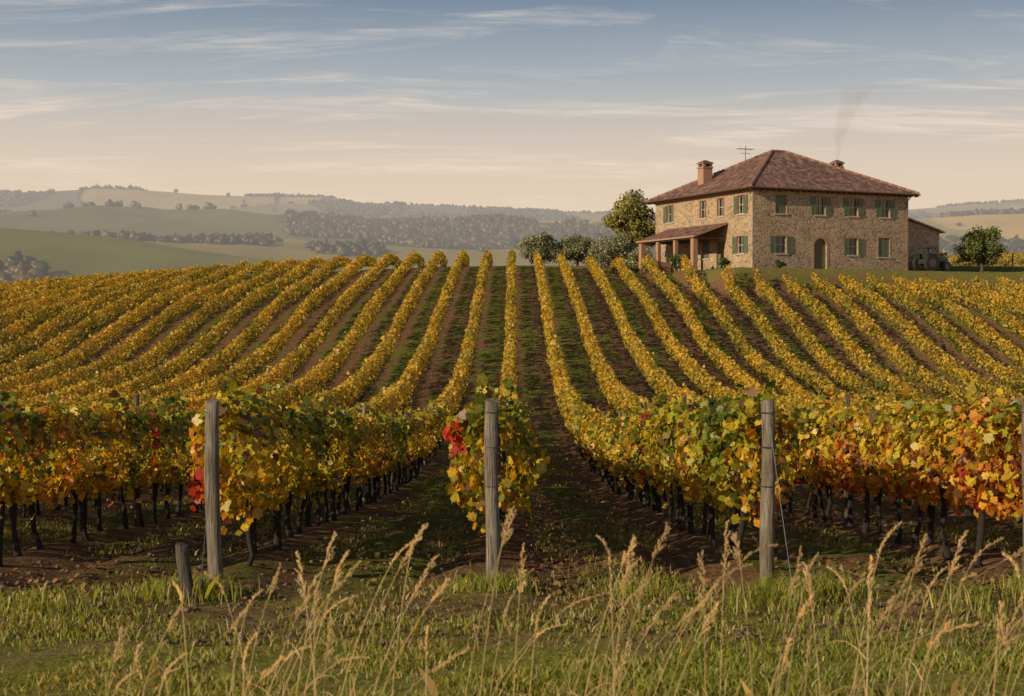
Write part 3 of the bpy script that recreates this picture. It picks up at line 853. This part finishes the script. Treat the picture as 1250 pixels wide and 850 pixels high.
dm.obj('front_door', MATS, house)
dm = MB(); pbox(dm, Pl, dl[0]+.003, dl[1]-.003, .01, dl[3]-.003, -.26, -.2, 6); pbox(dm, Pl, dl[0]-.15, dl[1]+.15, dl[3]+.002, dl[3]+.2, -.05, .02, 1); dm.obj('side_door', MATS, house)
cm = MB()
cm.box(-.14, W+.14, -.14, -.003, EH-.22, EH-.02); cm.box(-.14, -.003, -.002, L, EH-.22, EH-.02)
cm.obj('brick_cornice', [M_brick], house)
OH = .65
def hip(mb, x0, x1, y0, y1, z, rise, rl):
    cx = (x0+x1)/2; cy = (y0+y1)/2
    A, B, C_, D = (x0, y0, z), (x1, y0, z), (x1, y1, z), (x0, y1, z)
    R0 = (cx-rl, cy, z+rise); R1 = (cx+rl, cy, z+rise)
    def face(vs, e0):
        o = Vector(vs[0]); e = (Vector(vs[1])-o).normalized(); nrm = e.cross(Vector(vs[2])-o).normalized(); up = nrm.cross(e)
        mb.add(vs, [tuple(range(len(vs)))], 0, [[((Vector(v)-o).dot(e)+e0, (Vector(v)-o).dot(up)) for v in vs]])
    face([A, B, R1, R0], 0); face([B, C_, R1], 31); face([C_, D, R0, R1], 60); face([D, A, R0], 90)
    t = .14
    lowv = [(v[0], v[1], z-t) for v in (A, B, C_, D)]
    mb.add([A, B, C_, D]+lowv, [(0, 4, 5, 1), (1, 5, 6, 2), (2, 6, 7, 3), (3, 7, 4, 0), (4, 7, 6, 5)], 1)
    return A, B, C_, D, R0, R1
rf = MB()
A, B, C_, D, R0, R1 = hip(rf, -OH, W+OH, -OH, L+OH, EH+.06, 4.2, .7)
rf.obj('roof', [M_roof, M_eave], house)
rt = MB()
for p0, p1 in ((A, R0), (D, R0), (B, R1), (C_, R1), (R0, R1)):
    p0 = Vector(p0); p1 = Vector(p1); k_ = int((p1-p0).length/.4)
    for q in range(max(k_, 1)):
        a0 = p0.lerp(p1, q/k_); a1 = p0.lerp(p1, (q+1)/k_+.01)
        tube(rt, [a0+Vector((0, 0, .03)), a1+Vector((0, 0, .0))], [.15, .12], 8, q % 2)
rt.obj('ridge_tiles', [simple_mat('ridge_tile', (.32, .17, .11), (.2, .1, .07), 6, .9), simple_mat('ridge_tile_dark', (.22, .11, .075), (.12, .065, .05), 6, .9)], house)
gm_ = MB(); tube(gm_, [(-OH-.07, -OH-.07, EH-.02), (W+OH+.07, -OH-.07, EH-.02)], [.07, .07], 8); tube(gm_, [(-OH-.07, -OH-.07, EH-.02), (-OH-.07, L+OH, EH-.02)], [.07, .07], 8)
tube(gm_, [(W-.2, -OH-.07, EH-.1), (W-.2, -.1, EH-.6), (W-.2, -.1, 0)], [.05]*3, 8)
gm_.obj('gutter', [simple_mat('copper_gutter', (.20, .11, .07), None, 4, .5, 0, .5)], house)
rfm = MB()
for x in np.arange(-.5, W+.6, .6): rfm.box(x, x+.09, -OH+.05, -.142, EH-.2, EH-.085)
for y in np.arange(-.5, L+.6, .6): rfm.box(-OH+.05, -.142, y, y+.09, EH-.2, EH-.085)
rfm.obj('rafter_tails', [M_eave], house)
def chimney(x, y, zb, zt, w):
    mb = MB(); h = w/2
    mb.box(x-h, x+h, y-h, y+h, zb, zt-.62, 0)
    mb.box(x-h-.07, x+h+.07, y-h-.07, y+h+.07, zt-.62, zt-.5, 0)
    for sx in (-1, 1):
        for sy in (-1, 1):
            mb.box(x+sx*(h-.11)-.11, x+sx*(h-.11)+.11, y+sy*(h-.11)-.11, y+sy*(h-.11)+.11, zt-.5, zt-.2, 0)
    mb.box(x-h*.55, x+h*.55, y-h*.55, y+h*.55, zt-.5, zt-.2, 2)
    mb.box(x-h-.1, x+h+.1, y-h-.1, y+h+.1, zt-.2, zt-.12, 0)
    a_ = h+.12
    mb.add([(x-a_, y-a_, zt-.12), (x+a_, y-a_, zt-.12), (x+a_, y+a_, zt-.12), (x-a_, y+a_, zt-.12), (x-.08, y, zt+.16), (x+.08, y, zt+.16)],
           [(0, 1, 5, 4), (1, 2, 5), (2, 3, 4, 5), (3, 0, 4), (3, 2, 1, 0)], 1)
    mb.obj('chimney', [M_brick, M_roof, M_eave], house)
chimney(2.2, 10.8, 7.2, 10.15, .95); chimney(13.2, 6, 7.9, 10.2, .8)
an = MB()
tube(an, [(5, 8.5, 9), (5, 8.5, 11.5)], [.03, .025], 6)
tube(an, [(4.2, 8.5, 11.2), (5.8, 8.6, 11.2)], [.02, .02], 6)
for x in np.arange(4.25, 5.85, .22): tube(an, [(x, 8.2, 11.2), (x, 8.9, 11.2)], [.015, .015], 5)
tube(an, [(4.5, 8.5, 10.8), (5.5, 8.5, 10.8)], [.02, .02], 6)
an.obj('tv_antenna', [simple_mat('antenna_metal', (.12, .12, .12), None, 4, .5, 0, .8)], house)
pm = MB()
y0, y1, dp, zt, zl = 3.9, 13.2, 3.1, 4.15, 3.05
vs = [(-dp-.35, y1+.3, zl-.1), (-dp-.35, y0-.3, zl-.1), (-.003, y0-.3, zt), (-.003, y1+.3, zt)]
sl = math.hypot(dp+.35, zt-zl)
pm.add(vs, [(0, 1, 2, 3)], 0, [[(0, 0), (y1-y0, 0), (y1-y0, sl), (0, sl)]])
lv = [(v[0], v[1], v[2]-.14) for v in vs]
pm.add(vs+lv, [(0, 4, 5, 1), (1, 5, 6, 2), (3, 7, 4, 0), (4, 7, 6, 5), (2, 6, 7, 3)], 1)
pm.obj('porch_roof', [M_roof, M_brick], house)
pc = MB()
for y in (y0+.25, y1-.25): pc.box(-dp-.22, -dp+.22, y-.22, y+.22, -.5, zl-.34, 0)
for y in ((y0+y1)/2-1.4, (y0+y1)/2+1.5): pc.box(-dp-.16, -dp+.16, y-.16, y+.16, -.5, zl-.34, 0)
pc.box(-dp-.13, -dp+.13, y0-.2, y1+.2, zl-.335, zl-.2, 1)
for y in np.arange(y0, y1, .9): pc.box(-dp+.14, -.01, y, y+.1, zl-.33, zl-.25, 1)
pc.box(-dp+.0, -.3, y1-.6, y1-.35, -.5, 1.1, 0)
pc.obj('porch_columns', [M_brick, M_eave], house)
ax = MB()
x0, x1, ay0, ay1 = W+.003, 20.9, 1.2, 9.5
La = x1-x0
ax.add([(x0, ay0, -1), (x1, ay0, -1), (x1, ay0, 3.75), (x0, ay0, 4.95)], [(0, 1, 2, 3)], 0, [[(0, -1), (La, -1), (La, 3.75), (0, 4.95)]])
ax.add([(x1, ay0, -1), (x1, ay1, -1), (x1, ay1, 3.75), (x1, ay0, 3.75)], [(0, 1, 2, 3)], 0, [[(9, -1), (18, -1), (18, 3.75), (9, 3.75)]])
ax.add([(x1, ay1, -1), (x0, ay1, -1), (x0, ay1, 4.95), (x1, ay1, 3.75)], [(0, 1, 2, 3)], 0, [[(20, -1), (25, -1), (25, 4.95), (20, 3.75)]])
ax.obj('annex_walls', [M_wall], house)
ar = MB()
vs = [(x0+.0, ay0-.4, 5.12), (x1+.35, ay0-.4, 3.78), (x1+.35, ay1+.3, 3.78), (x0+.0, ay1+.3, 5.12)]
ar.add(vs, [(0, 1, 2, 3)], 0, [[(0, 5), (0, 0), (9, 0), (9, 5)]])
lv = [(v[0], v[1], v[2]-.13) for v in vs]
ar.add(vs+lv, [(0, 4, 5, 1), (1, 5, 6, 2), (2, 6, 7, 3), (4, 7, 6, 5)], 1)
ar.obj('annex_roof', [M_roof, M_brick], house)

tr = empty('tractor')
tr.location = (HC[0]+ch*18.3+sh*.9, HC[1]+sh*18.3-ch*.9, gz1(HC[0]+ch*18.3, HC[1]+sh*18.3)); tr.rotation_euler = (0, 0, HTH)
M_tire = simple_mat('rubber', (.018, .018, .018), None, 6, .8); M_tpaint = simple_mat('dark_tractor_paint', (.03, .05, .035), None, 4, .4); M_rim = simple_mat('wheel_rim', (.08, .05, .04), None, 4, .5)
tm = MB()
for (x, y, r_, w_) in ((-.75, -.75, .78, .4), (-.75, .75, .78, .4), (1.0, -.62, .5, .25), (1.0, .62, .5, .25)):
    tube(tm, [(x, y-w_/2, r_), (x, y-w_/2+.05, r_), (x, y+w_/2-.05, r_), (x, y+w_/2, r_)], [r_*.9, r_, r_, r_*.9], 22, 0)
    tube(tm, [(x, y-w_/2-.012, r_), (x, y+w_/2+.012, r_)], [r_*.5, r_*.5], 16, 2)
tm.box(-.6, 1.45, -.32, .32, .65, 1.35, 1); tm.box(-1.15, -.1, -.5, .5, .75, 1.15, 1)
tm.box(-1.3, -.2, -.95, -.5, 1.56, 1.64, 1); tm.box(-1.3, -.2, .5, .95, 1.56, 1.64, 1)
for x in (-1.1, -.05):
    for y in (-.48, .48): tm.box(x-.04, x+.04, y-.04, y+.04, 1.15, 2.1, 1)
tm.box(-1.25, .1, -.6, .6, 2.1, 2.2, 1)
tube(tm, [(.7, .15, 1.35), (.7, .15, 2.0)], [.04, .04], 8, 0); tube(tm, [(-.15, 0, 1.35), (-.3, 0, 1.6)], [.03, .03], 6, 0)
tube(tm, [(-.33, 0, 1.58), (-.35, 0, 1.62)], [.2, .2], 12, 0); tm.box(-.9, -.5, -.25, .25, 1.15, 1.3, 0); tm.box(-.95, -.88, -.25, .25, 1.3, 1.65, 0)
tm.obj('tractor_body', [M_tire, M_tpaint, M_rim], tr, bevel=.02)
p = empty('vineyard_post'); post('post_wood', 47.0, 139, 1.7, .08, (0, 0), p)

# smoke
m, nt, out = newmat('chimney_smoke'); g = NT(nt)
tc = g.n('TexCoord').outputs['Object']
nz = g.noise(g.mapping(tc, (1, 1, .5)), 1.0, 4, .6, .8)
sz = g.n('SeparateXYZ', i_Vector=tc).outputs[2]
fade = g.math('SUBTRACT', 1, g.math('DIVIDE', sz, 7.6), clamp=True)
dens = g.math('MULTIPLY', g.math('MULTIPLY', g.ramp(nz, [(.36, (0, 0, 0)), (.68, (1, 1, 1))]), fade), .48)
pv = g.n('VolumePrincipled', i_Color=(.42, .33, .28, 1), i_Density=dens)
nt.links.new(pv.outputs[0], out.inputs['Volume'])
sm = MB()
hs = np.linspace(0, 7.5, 10)
tube(sm, [(.045*h_*h_, 0, h_) for h_ in hs], [.2+.17*h_ for h_ in hs], 12)
so = sm.obj('chimney_smoke', [m])
so.location = (HC[0]+ch*13.2-sh*6, HC[1]+sh*13.2+ch*6, HZ+10.35)

# ---------------------------------------------------------------- HAZE (homogeneous absorbing box; its own glow stands in for scattered light)
SIG = .00037
m, nt, out = newmat('glowing_valley_haze'); g = NT(nt)
va = g.n('VolumeAbsorption', i_Color=(0, 0, 0, 1), i_Density=SIG)
vm = g.n('Emission', i_Color=(.47, .42, .37, 1), i_Strength=SIG)
ad = g.n('AddShader'); nt.links.new(va.outputs[0], ad.inputs[0]); nt.links.new(vm.outputs[0], ad.inputs[1])
nt.links.new(ad.outputs[0], out.inputs['Volume'])
hz = MB(); hz.box(-3500, 3500, 260, 3350, -120, 300); hz.obj('glowing_valley_haze', [m])

# ---------------------------------------------------------------- LIGHT / SKY
EL = math.radians(19)
sv = Vector((-.80, -.60, 0)).normalized()*math.cos(EL)+Vector((0, 0, math.sin(EL)))
sd = bpy.data.lights.new('sun', 'SUN'); sd.energy = 5.0; sd.angle = math.radians(.5); sd.color = (1.0, .82, .54)
so = bpy.data.objects.new('sun', sd); col.objects.link(so); so.rotation_euler = sv.to_track_quat('Z', 'Y').to_euler()
w = bpy.data.worlds.new('World'); scene.world = w; w.use_nodes = True
nt = w.node_tree; nt.nodes.clear(); g = NT(nt)
out = nt.nodes.new('ShaderNodeOutputWorld')
sky = g.n('TexSky', sky_type='NISHITA'); sky.sun_disc = False; sky.sun_elevation = EL
sky.sun_rotation = math.atan2(sv.x, sv.y)
b1 = g.n('Background', i_Color=sky.outputs[0], i_Strength=.06)
tc = g.n('TexCoord').outputs['Generated']
sp_ = g.n('SeparateXYZ', i_Vector=tc)
el = sp_.outputs[2]
grad = g.ramp(el, [(0, (.6, .45, .32)), (.05, (1.0, .74, .48)), (.08, (1.62, 1.18, .74)), (.115, (1.07, .85, .64)), (.16, (.42, .52, .60)), (.215, (.06, .19, .36)), (.35, (.06, .12, .24)), (1, (.05, .09, .19))])
inv_ = g.math('DIVIDE', 1, g.math('ADD', el, .10))
cv = g.n('CombineXYZ', i_0=g.math('MULTIPLY', sp_.outputs[0], inv_), i_1=g.math('MULTIPLY', sp_.outputs[1], inv_), i_2=0.0).outputs[0]
c1 = g.noise(g.mapping(cv, (.9, 2.6, 1), rot=(0, 0, .10), loc=(3.1, .6, 0)), 1.1, 9, .62, 1.0)
c2 = g.noise(g.mapping(cv, (1.3, 6, 1), rot=(0, 0, -.08)), 1.6, 8, .7, 1.4)
cm_ = g.math('MULTIPLY', g.ramp(c1, [(.48, (0, 0, 0)), (.64, (1, 1, 1))]), g.ramp(c2, [(.36, (0, 0, 0)), (.60, (1, 1, 1))]))
ccol = g.ramp(el, [(.08, (1.9, 1.42, .98)), (.13, (1.35, 1.10, .88)), (.17, (.92, .85, .78)), (.25, (.52, .56, .60))])
skyc = g.mix(g.math('MULTIPLY', cm_, .85), grad, ccol)
b2 = g.n('Background', i_Color=skyc, i_Strength=1.0)
ad = g.n('MixShader', i_0=.90, i_1=b1.outputs[0], i_2=b2.outputs[0])
nt.links.new(ad.outputs[0], out.inputs[0])

# ---------------------------------------------------------------- CAMERA
cd = bpy.data.cameras.new('camera'); cam = bpy.data.objects.new('camera', cd); col.objects.link(cam)
cd.sensor_width = 36; cd.lens = 36*1800/1250
cd.clip_end = 20000; cd.clip_start = .1
cam.location = (0, 0, 0)
pitch = math.atan(-25/1800)
cam.rotation_euler = (math.pi/2+pitch, 0, math.atan(2/1800))
cd.dof.use_dof = True; cd.dof.focus_distance = 26; cd.dof.aperture_fstop = 4.4
scene.camera = cam
